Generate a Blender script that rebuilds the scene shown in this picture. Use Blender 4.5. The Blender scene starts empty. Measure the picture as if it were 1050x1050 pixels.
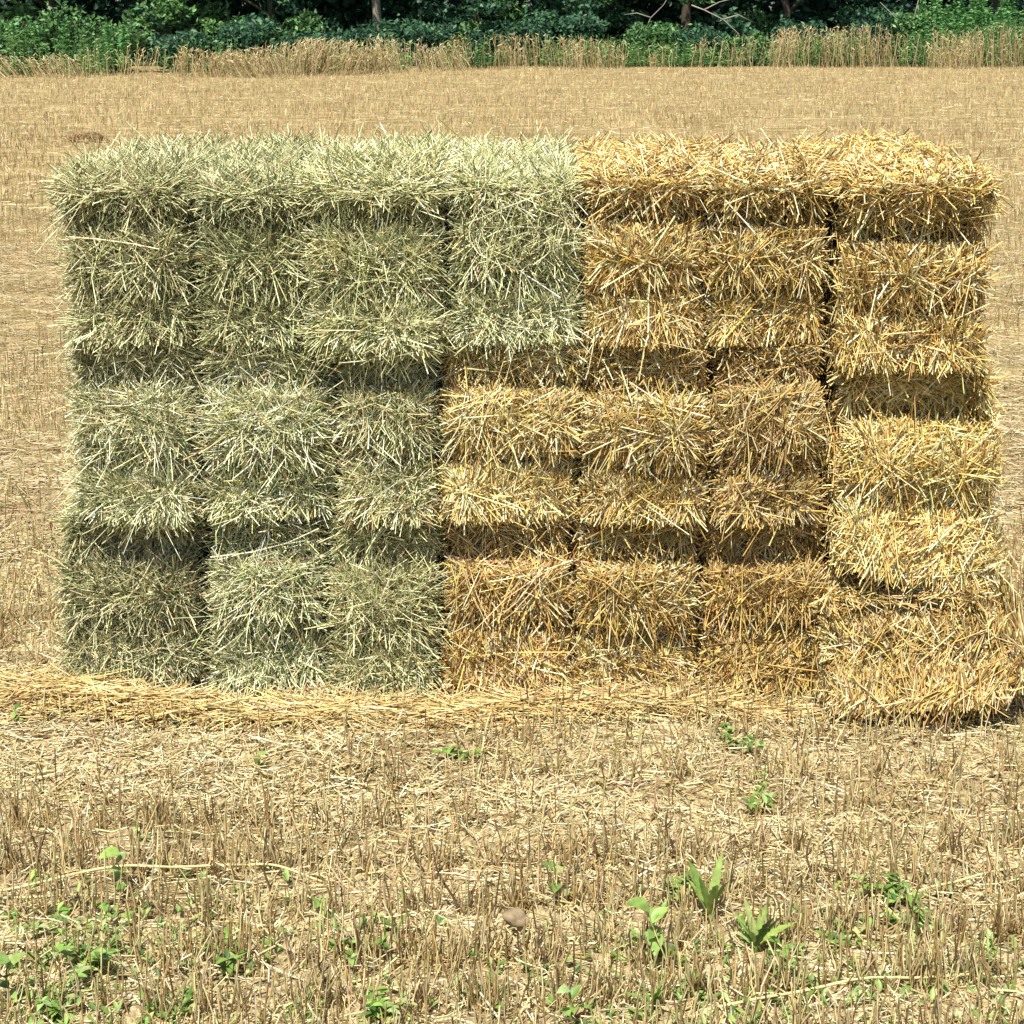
import bpy, math, random
import numpy as np
R = math.radians
rng = np.random.default_rng(11)
random.seed(5)
SC = bpy.context.scene
COL = SC.collection

# ------------------------------------------------------------------ camera numbers
F, PY, PITCH, D, H = 1516.0, 218.0, R(8), 3.955, 1.912
cp, sp = math.cos(PITCH), math.sin(PITCH)
def ray(px, py):
    x = (px-525)/F; u = -(py-PY)/F
    return np.array([x, cp+u*sp, u*cp-sp])
def on_wall(px, py, y=0.0):
    d = ray(px, py); t = (y+D)/d[1]
    return d[0]*t, H+d[2]*t
def on_ground(px, py):
    d = ray(px, py); t = -H/d[2]
    return d[0]*t, -D+d[1]*t

# ------------------------------------------------------------------ mesh helpers
class MB:
    def __init__(s): s.v=[]; s.q=[]; s.t=[]; s.c=[]; s.n=0
    def add(s, v, q=None, t=None, c=(1,1,1)):
        v=np.asarray(v,float).reshape(-1,3)
        c=np.asarray(c,float)
        if c.ndim==1: c=np.tile(c,(len(v),1))
        if q is not None and len(q): s.q.append(np.asarray(q)+s.n)
        if t is not None and len(t): s.t.append(np.asarray(t)+s.n)
        s.v.append(v); s.c.append(c); s.n+=len(v)
    def build(s, name, mat, parent=None, loc=(0,0,0), smooth=False):
        v=np.concatenate(s.v).astype(np.float32); c=np.concatenate(s.c)
        c=np.concatenate([c,np.ones((len(c),1))],1).astype(np.float32)
        q=np.concatenate(s.q) if s.q else np.zeros((0,4),int)
        t=np.concatenate(s.t) if s.t else np.zeros((0,3),int)
        me=bpy.data.meshes.new(name)
        me.vertices.add(len(v)); me.vertices.foreach_set('co', v.ravel())
        me.loops.add(q.size+t.size)
        me.loops.foreach_set('vertex_index', np.concatenate([q.ravel(),t.ravel()]).astype(np.int32))
        me.polygons.add(len(q)+len(t))
        st=np.concatenate([np.arange(len(q))*4, q.size+np.arange(len(t))*3]).astype(np.int32)
        me.polygons.foreach_set('loop_start', st)
        if smooth: me.polygons.foreach_set('use_smooth', np.ones(len(st),bool))
        a=me.attributes.new('tint','FLOAT_COLOR','POINT'); a.data.foreach_set('color', c.ravel())
        me.update(calc_edges=True)
        me.materials.append(mat)
        o=bpy.data.objects.new(name, me); COL.objects.link(o)
        o.location=loc
        if parent is not None: o.parent=parent
        return o

def norm(a): return a/(np.linalg.norm(a,axis=-1,keepdims=True)+1e-9)

def stalks(mb, P, d, n, L, W, bend=0.05, bend2=0.05, nseg=2, sides=3, col=(1,1,1), anchor=0.5, taper=1.0):
    """many bent straws at once; P anchor points, d directions, n reference normals"""
    N=len(P)
    if N==0: return
    d=norm(d); b=norm(np.cross(d,n)); n=np.cross(b,d)
    L=np.broadcast_to(L,(N,)); W=np.broadcast_to(W,(N,))
    bend=np.broadcast_to(bend,(N,)); bend2=np.broadcast_to(bend2,(N,))
    k=nseg+1
    t=np.linspace(0,1,k)-anchor
    ctr=P[:,None,:]+d[:,None,:]*(t[None,:,None]*L[:,None,None])
    q=(np.linspace(0,1,k)-.5)**2*4
    ctr=ctr-n[:,None,:]*(q[None,:,None]*(bend*L)[:,None,None]) -b[:,None,:]*(q[None,:,None]*(bend2*L)[:,None,None])
    th0=rng.uniform(0,6.28,N)
    wt=np.linspace(1,taper,k)
    if sides==2: ang=np.array([0,math.pi])
    else: ang=np.arange(sides)*2*math.pi/sides
    A=th0[:,None]+ang[None,:]
    off=(np.cos(A)[...,None]*b[:,None,:]+np.sin(A)[...,None]*n[:,None,:])*(W/2)[:,None,None]
    V=ctr[:,:,None,:]+off[:,None,:,:]*wt[None,:,None,None]
    V=V.reshape(-1,3)
    base=(np.arange(N)*k*sides)[:,None,None]
    i=np.arange(nseg)[None,:,None]*sides
    if sides==2:
        j=np.array([0])[None,None,:]; j2=np.array([1])[None,None,:]
    else:
        j=np.arange(sides)[None,None,:]; j2=(j+1)%sides
    Q=np.stack([base+i+j,base+i+j2,base+i+sides+j2,base+i+sides+j],-1).reshape(-1,4)
    col=np.asarray(col,float)
    if col.ndim==1: col=np.tile(col,(N,1))
    mb.add(V,q=Q,c=np.repeat(col,k*sides,0))

def tube(mb, pts, rad, sides=8, col=(1,1,1), cap=True):
    pts=np.asarray(pts,float); n=len(pts)
    tan=norm(np.gradient(pts,axis=0)); ref=np.array([0.31,0.17,0.93])
    if abs(tan[0]@ref)>.9: ref=np.array([0.93,0.2,0.1])
    b=norm(np.cross(tan,ref)); m=np.cross(b,tan)
    a=np.arange(sides)*2*math.pi/sides
    rad=np.broadcast_to(rad,(n,))
    V=pts[:,None,:]+(np.cos(a)[None,:,None]*b[:,None,:]+np.sin(a)[None,:,None]*m[:,None,:])*rad[:,None,None]
    i=np.arange(n-1)[:,None]*sides; j=np.arange(sides)[None,:]; j2=(j+1)%sides
    Q=np.stack([i+j,i+j2,i+sides+j2,i+sides+j],-1).reshape(-1,4)
    T=[]
    if cap:
        T=[(0,k+1,k) for k in range(1,sides-1)]+[((n-1)*sides,(n-1)*sides+k,(n-1)*sides+k+1) for k in range(1,sides-1)]
    mb.add(V.reshape(-1,3),q=Q,t=T,c=col)

class Noise:
    def __init__(s, seed, freq, n=14):
        r=np.random.default_rng(seed)
        s.k=norm(r.normal(size=(n,3)))*freq*r.uniform(.5,1.6,(n,1)); s.p=r.uniform(0,6.28,n); s.n=n
    def __call__(s,p): return np.sin(np.asarray(p)@s.k.T+s.p).sum(-1)/math.sqrt(s.n)*1.2

def pick(pal, w, N, r=rng, jit=.13):
    pal=np.array(pal); w=np.array(w,float); w/=w.sum()
    c=pal[r.choice(len(pal),N,p=w)]
    return np.clip(c*(1+r.normal(0,jit,(N,1)))*(1+r.normal(0,.05,(N,3))),.004,.92)

# ------------------------------------------------------------------ materials
def newmat(name):
    m=bpy.data.materials.new(name); m.use_nodes=True
    nt=m.node_tree; b=nt.nodes['Principled BSDF']
    return m,nt,b
def straw_mat(name, rough=.5, spec=.35, trans=0.0, noise=None, gain=1.0):
    m,nt,b=newmat(name)
    a=nt.nodes.new('ShaderNodeAttribute'); a.attribute_name='tint'
    tc=nt.nodes.new('ShaderNodeTexCoord'); nz=nt.nodes.new('ShaderNodeTexNoise'); nz.inputs['Scale'].default_value=60
    nt.links.new(tc.outputs['Object'],nz.inputs['Vector'])
    mr=nt.nodes.new('ShaderNodeMapRange'); mr.inputs[1].default_value=.3; mr.inputs[2].default_value=.7
    mr.inputs[3].default_value=.72*gain; mr.inputs[4].default_value=1.2*gain
    nt.links.new(nz.outputs['Fac'],mr.inputs[0])
    mx=nt.nodes.new('ShaderNodeVectorMath'); mx.operation='SCALE'
    nt.links.new(a.outputs['Color'],mx.inputs[0]); nt.links.new(mr.outputs[0],mx.inputs['Scale'])
    nt.links.new(mx.outputs[0],b.inputs['Base Color'])
    b.inputs['Roughness'].default_value=rough; b.inputs['Specular IOR Level'].default_value=spec
    if trans:
        tr=nt.nodes.new('ShaderNodeBsdfTranslucent'); nt.links.new(mx.outputs[0],tr.inputs['Color'])
        ms=nt.nodes.new('ShaderNodeMixShader'); ms.inputs[0].default_value=trans
        nt.links.new(b.outputs[0],ms.inputs[1]); nt.links.new(tr.outputs[0],ms.inputs[2])
        nt.links.new(ms.outputs[0],nt.nodes['Material Output'].inputs['Surface'])
    return m
M_straw=straw_mat('dry_straw',.55,.3,.12)
M_hay=straw_mat('green_hay',.58,.28,.12)
M_litter=straw_mat('field_straw',.55,.3,.08)
M_leaf=straw_mat('leaf',.45,.35,.3)
M_bark=straw_mat('bark',.9,.1)
M_twine=straw_mat('twine',.8,.1)
M_wheat=straw_mat('wheat',.6,.2,.15)

def ground_mat():
    m,nt,b=newmat('soil_and_chaff')
    N=nt.nodes.new; L=nt.links.new
    tc=N('ShaderNodeTexCoord')
    def noise(sc,det,rough=.6,stretch=None):
        n=N('ShaderNodeTexNoise'); n.inputs['Scale'].default_value=sc; n.inputs['Detail'].default_value=det; n.inputs['Roughness'].default_value=rough
        if stretch:
            mp=N('ShaderNodeMapping'); mp.inputs['Scale'].default_value=stretch; L(tc.outputs['Object'],mp.inputs[0]); L(mp.outputs[0],n.inputs['Vector'])
        else: L(tc.outputs['Object'],n.inputs['Vector'])
        return n
    n1=noise(1.0,4,.6,(.8,3.2,1)); n2=noise(60,5,.75); n3=noise(220,3,.7)
    r1=N('ShaderNodeValToRGB'); r1.color_ramp.elements[0].position=.3; r1.color_ramp.elements[1].position=.7
    r1.color_ramp.elements[0].color=(.26,.20,.10,1); r1.color_ramp.elements[1].color=(.74,.65,.42,1)
    L(n1.outputs['Fac'],r1.inputs[0])
    r2=N('ShaderNodeValToRGB'); r2.color_ramp.elements[0].position=.33; r2.color_ramp.elements[1].position=.62
    r2.color_ramp.elements[0].color=(.24,.20,.17,1); r2.color_ramp.elements[1].color=(1.12,1.1,1.05,1)
    L(n2.outputs['Fac'],r2.inputs[0])
    r3=N('ShaderNodeValToRGB'); r3.color_ramp.elements[0].position=.38; r3.color_ramp.elements[1].position=.62
    r3.color_ramp.elements[0].color=(.6,.58,.55,1); r3.color_ramp.elements[1].color=(1.25,1.22,1.15,1)
    L(n3.outputs['Fac'],r3.inputs[0])
    x1=N('ShaderNodeMixRGB'); x1.blend_type='MULTIPLY'; x1.inputs[0].default_value=1; L(r1.outputs[0],x1.inputs[1]); L(r2.outputs[0],x1.inputs[2])
    x2=N('ShaderNodeMixRGB'); x2.blend_type='MULTIPLY'; x2.inputs[0].default_value=1; L(x1.outputs[0],x2.inputs[1]); L(r3.outputs[0],x2.inputs[2])
    sx=N('ShaderNodeSeparateXYZ'); L(tc.outputs['Object'],sx.inputs[0])
    mr=N('ShaderNodeMapRange'); mr.inputs[1].default_value=.5; mr.inputs[2].default_value=5.0; L(sx.outputs['Y'],mr.inputs[0])
    x3=N('ShaderNodeMixRGB'); x3.blend_type='MULTIPLY'; L(mr.outputs[0],x3.inputs[0]); L(x2.outputs[0],x3.inputs[1]); x3.inputs[2].default_value=(.80,.76,.65,1)
    L(x3.outputs[0],b.inputs['Base Color']); b.inputs['Roughness'].default_value=.95; b.inputs['Specular IOR Level'].default_value=.1
    bp=N('ShaderNodeBump'); bp.inputs['Strength'].default_value=.7; bp.inputs['Distance'].default_value=.015
    L(n2.outputs['Fac'],bp.inputs['Height']); L(bp.outputs[0],b.inputs['Normal'])
    return m
M_ground=ground_mat()

# ------------------------------------------------------------------ tagging
def tag(o,label=None,cat=None,group=None,kind=None):
    if label: o['label']=label
    if cat: o['category']=cat
    if group: o['group']=group
    if kind: o['kind']=kind
    return o
def empty(name,loc):
    o=bpy.data.objects.new(name,None); COL.objects.link(o); o.location=loc; o.empty_display_size=.1
    return o

# ------------------------------------------------------------------ ground
nzg=Noise(3,9.0); nzg2=Noise(4,2.2); nzg3=Noise(6,26.)
def gz(x,y):
    p=np.stack([np.asarray(x,float),np.asarray(y,float)*1.8,np.zeros_like(np.asarray(x,float))],-1)
    near=np.clip(1-(np.hypot(p[...,0],p[...,1]/1.8)-8)/10,0,1)
    return (.008*nzg(p)+.012*nzg2(p)+.004*nzg3(p))*near
def ground():
    s=np.linspace(-1,1,301)
    xs=np.sign(s)*(np.abs(s)*4.2+np.abs(s)**9*170)
    t=np.linspace(0,1,361)
    ys=-5+t*12+t**10*170
    X,Y=np.meshgrid(xs,ys,indexing='ij')
    V=np.stack([X,Y,gz(X,Y)],-1)
    ni,nj=X.shape
    i=np.arange(ni-1)[:,None]*nj; j=np.arange(nj-1)[None,:]
    Q=np.stack([i+j,i+nj+j,i+nj+j+1,i+j+1],-1).reshape(-1,4)
    mb=MB(); mb.add(V.reshape(-1,3),q=Q)
    o=mb.build('field_ground',M_ground,smooth=True); tag(o,'dry harvested grain field with pale soil and chaff','field',kind='structure')
ground()

# ------------------------------------------------------------------ bales
STRAW=[(.68,.50,.18),(.81,.665,.34),(.45,.28,.08),(.88,.78,.49),(.24,.14,.042),(.73,.53,.15)]
STRAW_W=[4,4.2,2.5,2.6,1.9,1.7]
HAY=[(.50,.485,.265),(.68,.65,.39),(.30,.325,.16),(.82,.78,.52),(.13,.155,.065),(.52,.42,.22),(.26,.165,.085)]
HAY_W=[3.6,4.4,2.6,3.8,2.2,.8,.6]

def profile(v, s1, s2, top, amp):
    """outward bulge of the bale end against height (v=0 top, 1 bottom)"""
    xs=[0, .05, s1-.05, s1-.005, s1+.022, s1+.09, (s1+s2)/2, s2-.06, s2, s2+.03, s2+.10, .95, 1.0]
    if top: ys=[.045,.06,-.05,-.085,.0,.012,.026,-.002,-.034,.002,.016,.026,-.01]
    else:   ys=[-.035,-.030,-.062,-.078,.010,.022,.032,-.004,-.042,.006,.020,.034,-.01]
    return np.interp(v,xs,ys)*amp

def bale(idx, kind, x0,x1,z0,z1, yf, row, label, s1=.26,s2=.68, roll=0, yaw=0, top=False, exposeL=False, exposeR=False,
         bias=0., amp=1.0, depth=.74, flare=0., slope=0., sag=0., count=1.0, hang=0.0, pitch=0.0):
    r=np.random.default_rng(100+idx)
    a=(x1-x0)/2; c=(z1-z0)/2; b=depth/2
    rad=np.array(.042)
    dims=np.array([a,b,c])
    nl=Noise(200+idx,11.); ns=Noise(300+idx,38.); nf=Noise(400+idx,6.)
    def surf(p):
        q=p*dims; inner=np.clip(q,-(dims-rad),dims-rad)
        dlt=q-inner; nn=norm(dlt)
        P=inner+nn*rad
        v=(c-P[:,2])/(2*c)
        lump=.014*nl(P+idx)+.006*ns(P+idx)
        P=P+nn*lump[:,None]
        # twine pinches both the end and the long sides
        o=profile(v+.02*nf(P*[1,1,.2]),s1,s2,top,amp)+slope*(2*v-1)-(.045 if kind=='hay' else .032)*np.minimum(np.abs(P[:,0])/a,1.)**5
        wf=np.clip(-nn[:,1],0,1)**1.5; ws=np.abs(nn[:,0])**2; wb=np.clip(nn[:,1],0,1)
        P[:,1]-=o*wf; P[:,1]+=o*wb*.6
        P[:,0]+=np.sign(nn[:,0])*o*ws*(.75 if (top and (exposeL or exposeR)) else .4)
        if sag: P[:,2]-=sag*(P[:,0]/a)*np.clip((v-.35)/.65,0,1)
        if flare: P[:,0]+=np.where(P[:,0]>0,flare*np.clip((v-.35)/.65,0,1)**1.3*P[:,0]/a,0)
        return P,nn,v
    def place(p):       # tilt about the base, then stand it on origin
        p=p.copy(); p[:,2]+=c; 
        cr,sr=math.cos(roll),math.sin(roll); x,z=p[:,0].copy(),p[:,2].copy()
        p[:,0]=x*cr+z*sr; p[:,2]=-x*sr+z*cr
        cr,sr=math.cos(pitch),math.sin(pitch); y,z=p[:,1].copy(),p[:,2].copy()
        p[:,1]=y*cr-z*sr; p[:,2]=y*sr+z*cr
        cy,sy=math.cos(yaw),math.sin(yaw); x,y=p[:,0].copy(),p[:,1].copy()
        p[:,0]=x*cy-y*sy; p[:,1]=x*sy+y*cy
        return p
    pal,w=(STRAW,STRAW_W) if kind=='straw' else (HAY,HAY_W)
    pal=np.array(pal)*(np.array([1.22,1.20,1.10]) if kind=='hay' else 1.04)*(1+np.clip(r.normal(0,.11),-.2,.16))*(1+r.normal(0,.010,3)); w=np.array(w)*r.uniform(.45,1.9,len(w))
    mb=MB()
    # compressed core
    n=22; g=np.linspace(-1,1,n)
    U,V=np.meshgrid(g,g,indexing='ij'); one=np.ones_like(U)
    i=np.arange(n-1)[:,None]*n; j=np.arange(n-1)[None,:]
    Q=np.stack([i+j,i+n+j,i+n+j+1,i+j+1],-1).reshape(-1,4)
    for f in ([U,-one,V],[V,one,U],[-one,V,U],[one,U,V],[U,V,one],[V,U,-one]):
        p=np.stack([k.ravel() for k in f],-1)
        P,nn,_=surf(p); P=P-nn*.016
        mb.add(place(P),q=Q,c=pick(pal,w,len(P),r)*.8)
    def lay(face, N, Lr, Wr, sig, tilt, bnd, kk=3, lift=(-.016,.010), ns_=2, hangmode=False, sel=None):
        N=int(N*count)
        if N<=0: return
        u=r.uniform(-1,1,(N,2))
        e=np.ones(N)
        p={'front':[u[:,0],-e,u[:,1]],'back':[u[:,0],e,u[:,1]],'left':[-e,u[:,0],u[:,1]],'right':[e,u[:,0],u[:,1]],'top':[u[:,0],u[:,1],e]}[face]
        p=np.stack(p,-1)
        if face=='front': p[:,0]*=.95
        P,nn,v=surf(p)
        if sel is not None:
            k=sel(v,P); P,nn,v=P[k],nn[k],v[k]; N=len(P)
            if N==0: return
        # tangent frame
        if face=='top':
            t1=np.tile([1.,0,0],(N,1)); t2=np.tile([0,1.,0],(N,1))
            ang=r.uniform(0,6.28,N)
        else:
            t2=np.tile([0,0,-1.],(N,1)); t1=norm(np.cross(t2,nn))
            local=bias+.55*nf(P*1.3)
            sg=np.where(v<s1, .95, np.where(v<s2,.85,.48))*sig*(1.25 if kind=='hay' else 1)
            ang=local*np.where(v<s1,1.0,.6)+r.normal(0,1,N)*sg+np.where(v<s1, np.sign(nf(P*2))*.75,0)
            # shaggy swirls
            ang=np.where(v<s1,ang+np.sign(r.normal(size=N))*.4,ang)
            ang=np.where(r.random(N)<.14, r.uniform(-1.57,1.57,N), ang)
        L=r.uniform(Lr[0],Lr[1],N)*np.where(r.random(N)<.08,1.5,1.0)
        if face=='front':
            # most straws stop at the pinches: shorten and slide them into their own band
            vt=np.where(v<s1,0,np.where(v<s2,s1,s2)); vb=np.where(v<s1,s1,np.where(v<s2,s2,1.0))
            hh=(vb-vt)*2*c; co=np.abs(np.cos(ang))
            ex=np.abs(np.sin(ang))*L/2; lx=np.maximum(a+.004-ex,0)
            nx=np.clip(P[:,0],-lx+r.normal(0,.004,N),lx+r.normal(0,.004,N)); P[:,0]=np.where(r.random(N)<(.92 if kind=='straw' else .95),nx,P[:,0])
            cl=r.random(N)<(.82 if kind=='straw' else .80)
            L=np.where(cl,np.minimum(L,hh/np.maximum(co,.05)),L)
            ev=co*L/2/(2*c)
            nv=np.clip(v,vt+ev+r.normal(0,.008,N),np.maximum(vb-ev+r.normal(0,.010,N),vt+ev))
            dv=np.where(cl,nv-v,0); P[:,2]-=dv*2*c
            P[:,1]-=(profile(np.clip(v+dv,0,1),s1,s2,top,amp)-profile(v,s1,s2,top,amp))*np.clip(-nn[:,1],0,1)
        if face in ('back','left','right'):
            ev=np.abs(np.cos(ang))*L/2+.004; P[:,2]=np.clip(P[:,2],-c+np.minimum(ev,c)-.02,c-np.minimum(ev,c)+r.normal(0,.008,N))
        d=np.cos(ang)[:,None]*t2+np.sin(ang)[:,None]*t1
        tl=np.abs(r.normal(0,tilt,N))*(np.where(v<s1,.45,1) if face=='front' else 1)
        if face=='front':   # straws follow the slope of the bulging end
            g=(profile(np.clip(v+.035,0,1),s1,s2,top,amp)-profile(np.clip(v-.035,0,1),s1,s2,top,amp))/(.07*2*c)+slope/c
            d=d+nn*(np.cos(ang)*np.clip(g,-1.1,.12)*np.clip(-nn[:,1],0,1))[:,None]
        dn=(d*nn).sum(-1); up=nn[:,2]>.25
        d=np.where(up[:,None],norm(d-nn*dn[:,None]),d)
        if face!='top':
            tl=tl+np.where(v>s2,.07,np.where(v<s1,0,.0))
            sgn=np.where(v>s1,1,np.sign(r.normal(size=N)))
            tl*=sgn
        d=d+nn*tl[:,None]
        P=P+nn*r.uniform(lift[0],lift[1],N)[:,None]
        W=r.uniform(Wr[0],Wr[1],N)
        nrm=nn+r.normal(0,.25,(N,3))
        stalks(mb,place(P),rot(d),rot(nrm),L,W,r.normal(0,bnd,N),r.normal(0,bnd,N),ns_,kk,pick(pal,w,N,r))
    def rot(d): return place(d-np.array([0,0,c]))
    if kind=='straw': Ls=(.05,.17); Ws=(.0020,.0047); bd=.05; nsg=2; NF=5200
    else: Ls=(.045,.17); Ws=(.0015,.0038); bd=.17; nsg=3; NF=6400
    lay('front',NF*1.15,Ls,Ws,1.0,.07,bd,ns_=nsg)
    lay('front',NF*.12,(Ls[0]*1.4,Ls[1]*1.5),Ws,1.5,.13,bd*1.5,lift=(.006,.022),ns_=nsg)
    # ragged fringe hanging over the lower edge, straws spilling over the pinch lines
    lay('front',NF*.9,(.05,.105),(Ws[0]*1.1,Ws[1]*1.15),.9,.11,bd,lift=(-.004,.014),ns_=nsg,sel=lambda v,P:(v>.76)&(v<.93))
    lay('front',NF*.5,(.03,.085),Ws,1.1,.12,bd,lift=(-.012,.008),ns_=nsg,sel=lambda v,P:(np.abs(v-s2)<.06)|(np.abs(v-s1)<.05))
    side=lambda full:NF*(1.5 if full else .22)
    lay('left',side(exposeL),Ls,Ws,1.2,.13,bd,ns_=nsg); lay('right',side(exposeR),Ls,Ws,1.2,.13,bd,ns_=nsg)
    # fuzz in the joints close to the front
    lay('left',NF*.13,Ls,Ws,1.0,.22,bd,ns_=nsg,sel=lambda v,P:P[:,1]<-b+.08)
    lay('right',NF*.13,Ls,Ws,1.0,.22,bd,ns_=nsg,sel=lambda v,P:P[:,1]<-b+.08)
    lay('back',NF*.35,Ls,Ws,1.0,.16,bd,ns_=nsg)
    if row==0:
        lay('top',NF*2.2,Ls,Ws,1,.07,bd,ns_=nsg)
        lay('top',NF*.5,(.05,.13),Ws,1,.16,bd,lift=(0,.014),ns_=nsg)
        lay('top',NF*.10,(.04,.11),Ws,1,(.75 if kind=='straw' else .22),bd,lift=(0,.02),ns_=nsg)
    else:
        lay('top',NF*.25,Ls,Ws,1,.08,bd,ns_=nsg,sel=lambda v,P:P[:,1]<-b+.12)
    name='straw_bale' if kind=='straw' else 'hay_bale'
    # orient: front face is at local y=-b ; origin at base centre
    xc=(x0+x1)/2
    o=mb.build(name,M_straw if kind=='straw' else M_hay,loc=(xc,yf+b,z0))
    tag(o,label,'bale','square straw bales in the stack' if kind=='straw' else 'square hay bales in the stack')
    # two twines round the length of the bale, lying in the pinches
    for sv in (s1,s2):
        tb=MB(); pts=[]
        zz=1-2*sv
        for f in range(0,41):   # front
            pts.append((-1+f/20,-1,zz))
        for f in range(1,21): pts.append((1,-1+f/10,zz))
        for f in range(1,21): pts.append((1-f/10,1,zz))
        for f in range(1,21): pts.append((-1,1-f/10,zz))
        P,nn,_=surf(np.array(pts))
        P=P+nn*.017
        tube(tb,place(P),.0034,5,pick([(.60,.33,.20)] if kind=='straw' else [(.58,.36,.24)],[1],len(P)*5,r))
        tb.build('twine',M_twine,parent=o)
    return o

# edges measured on the wall plane: columns for every tier, joint heights
X_top=[66,198,318,459,600,726,852,1006]
X_mid=[72,205,346,449,597,730,842,1006]
X_bot=[62,212,338,453,587,716,846,1036]
kinds=[['hay']*4+['straw']*3,['hay']*3+['straw']*4,['hay']*3+['straw']*4]
labels=[
 ['green hay bale jutting out at the top left corner of the stack',
  'green hay bale in the top tier, second from the left end of the stack',
  'green hay bale in the top tier between its second and fourth green bales',
  'green hay bale in the top tier that rests on straw and touches the golden bales',
  'golden straw bale in the top tier directly right of the green bales',
  'golden straw bale in the top tier just left of the top right corner bale',
  'bright golden straw bale at the top right corner of the stack, stems sticking up'],
 ['green hay bale in the middle tier at the left end of the stack',
  'green hay bale in the middle tier with green hay on every side',
  'narrow green hay bale in the middle tier, touching the golden straw to its right',
  'golden straw bale in the middle tier directly under a green hay bale',
  'golden straw bale in the middle tier, second to the right of the green hay',
  'narrow golden straw bale in the middle tier beside the sagging right end bale',
  'golden straw bale sagging at the right end of the middle tier'],
 ['green hay bale on the ground at the lower left corner of the stack',
  'green hay bale on the ground, between the lower left corner bale and a narrow one',
  'narrow green hay bale on the ground beside the golden straw bales',
  'golden straw bale on the ground directly right of the narrow green hay bale',
  'golden straw bale on the ground matted with loose stems, second from the green bales',
  'golden straw bale on the ground beside the large tilted bale at the right',
  'large shaggy straw bale tilted on the ground at the right end, dark gap beneath'],
]
cx=lambda px,py:on_wall(px,py)[0]
cz=lambda py:on_wall(525,py)[1]
k=0
jr=np.random.default_rng(77)
for row,(XS,ya,yb) in enumerate(((X_top,180,352),(X_mid,353,530),(X_bot,531,706))):
    for c in range(7):
        ym=(ya+yb)/2
        x0,x1=cx(XS[c],ym)+(.016 if kinds[row][c]=='hay' else .012),cx(XS[c+1],ym)-(.016 if kinds[row][c]=='hay' else .012)
        zt,zb=cz(ya),cz(yb)
        if row==2: zb=0.0
        kw=dict(bias=jr.normal(0,.25), s1=.26+jr.normal(0,.018), s2=.685+jr.normal(0,.025), roll=jr.normal(0,.016),yaw=jr.normal(0,.02))
        yf=jr.normal(0,.018); zt+=jr.normal(0,.006)
        if row==0: kw['top']=True; kw['s1']=.26+jr.normal(0,.02); kw['s2']=.70
        if row==0 and c<4: zt-=.016
        if row==0 and c in (4,5,6): kw['s1']=.29
        if row==0 and c==6: yf=-.05; kw['yaw']=.03; zb=cz(374); zt=cz(178); kw['s1']=.34; kw['s2']=.70; kw['bias']=.1; kw['roll']=-.0
        if row==1 and c==6: zt=cz(376); zb=cz(588); kw.update(s1=.24,s2=.63,bias=.5,roll=.03,yaw=.06,flare=.02,sag=.045); yf=-.05; x1+=.015
        if row==2 and c==6: zt=cz(600); kw.update(s1=.22,s2=.62,bias=.6,roll=-.09,amp=.25,slope=.10,flare=.12,yaw=-.06,sag=-.01); zb=.055; yf=-.15; x1-=.045; x0-=.01; zt+=.02
        if row==1 and c==5: kw['bias']=.3
        if row==2 and c==2: kw['amp']=.7
        if row==2 and c in(0,1): kw['amp']=.8
        if row==1 and c in(0,1): kw['amp']=.9
        bale(k,kinds[row][c],x0,x1,zb,zt,yf,row,labels[row][c],exposeL=(c==0),exposeR=(c==6),**kw)
        k+=1

# ------------------------------------------------------------------ field: stubble, litter, swath
ST=[(.50,.37,.165),(.60,.48,.24),(.34,.23,.09),(.70,.59,.33),(.17,.11,.05)]
STF=[(.46,.35,.17),(.53,.42,.22),(.37,.265,.12),(.58,.48,.27),(.27,.19,.085)]
LIF=[(.54,.43,.23),(.60,.50,.29),(.45,.34,.17),(.66,.57,.36),(.32,.23,.11)]
ST_W=[4,3.6,2.2,2.2,1.0]
LI=[(.63,.52,.26),(.71,.61,.36),(.45,.34,.145),(.76,.69,.46),(.25,.17,.07)]
LI_W=[3,3,2,2.4,1.2]
def in_stack(x,y): return (x>-1.32)&(x<1.42)&(y>-.03)&(y<.93)
nden=Noise(21,3.0); nden2=Noise(22,1.1)
def cover(x,y):
    """stubble density, banded along the drill rows"""
    p=np.stack([x*.55,y*2.1,0*x],-1)
    bare=np.exp(-((y+.62+.05*np.sin(x*2))/.10)**2)*.55+np.exp(-((y+1.3)/.07)**2)*.3
    return np.clip(.52+.48*nden(p)+.25*nden2(p)-bare,.04,1.0)
def frustum(N,y0,y1,power=1.0,margin=.25):
    """random points across the visible width between two depths"""
    y=y0+(y1-y0)*rng.random(N)**power
    hw=(y+D)*.43+margin*2.4
    x=rng.uniform(-1,1,N)*hw
    return x,y
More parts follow.
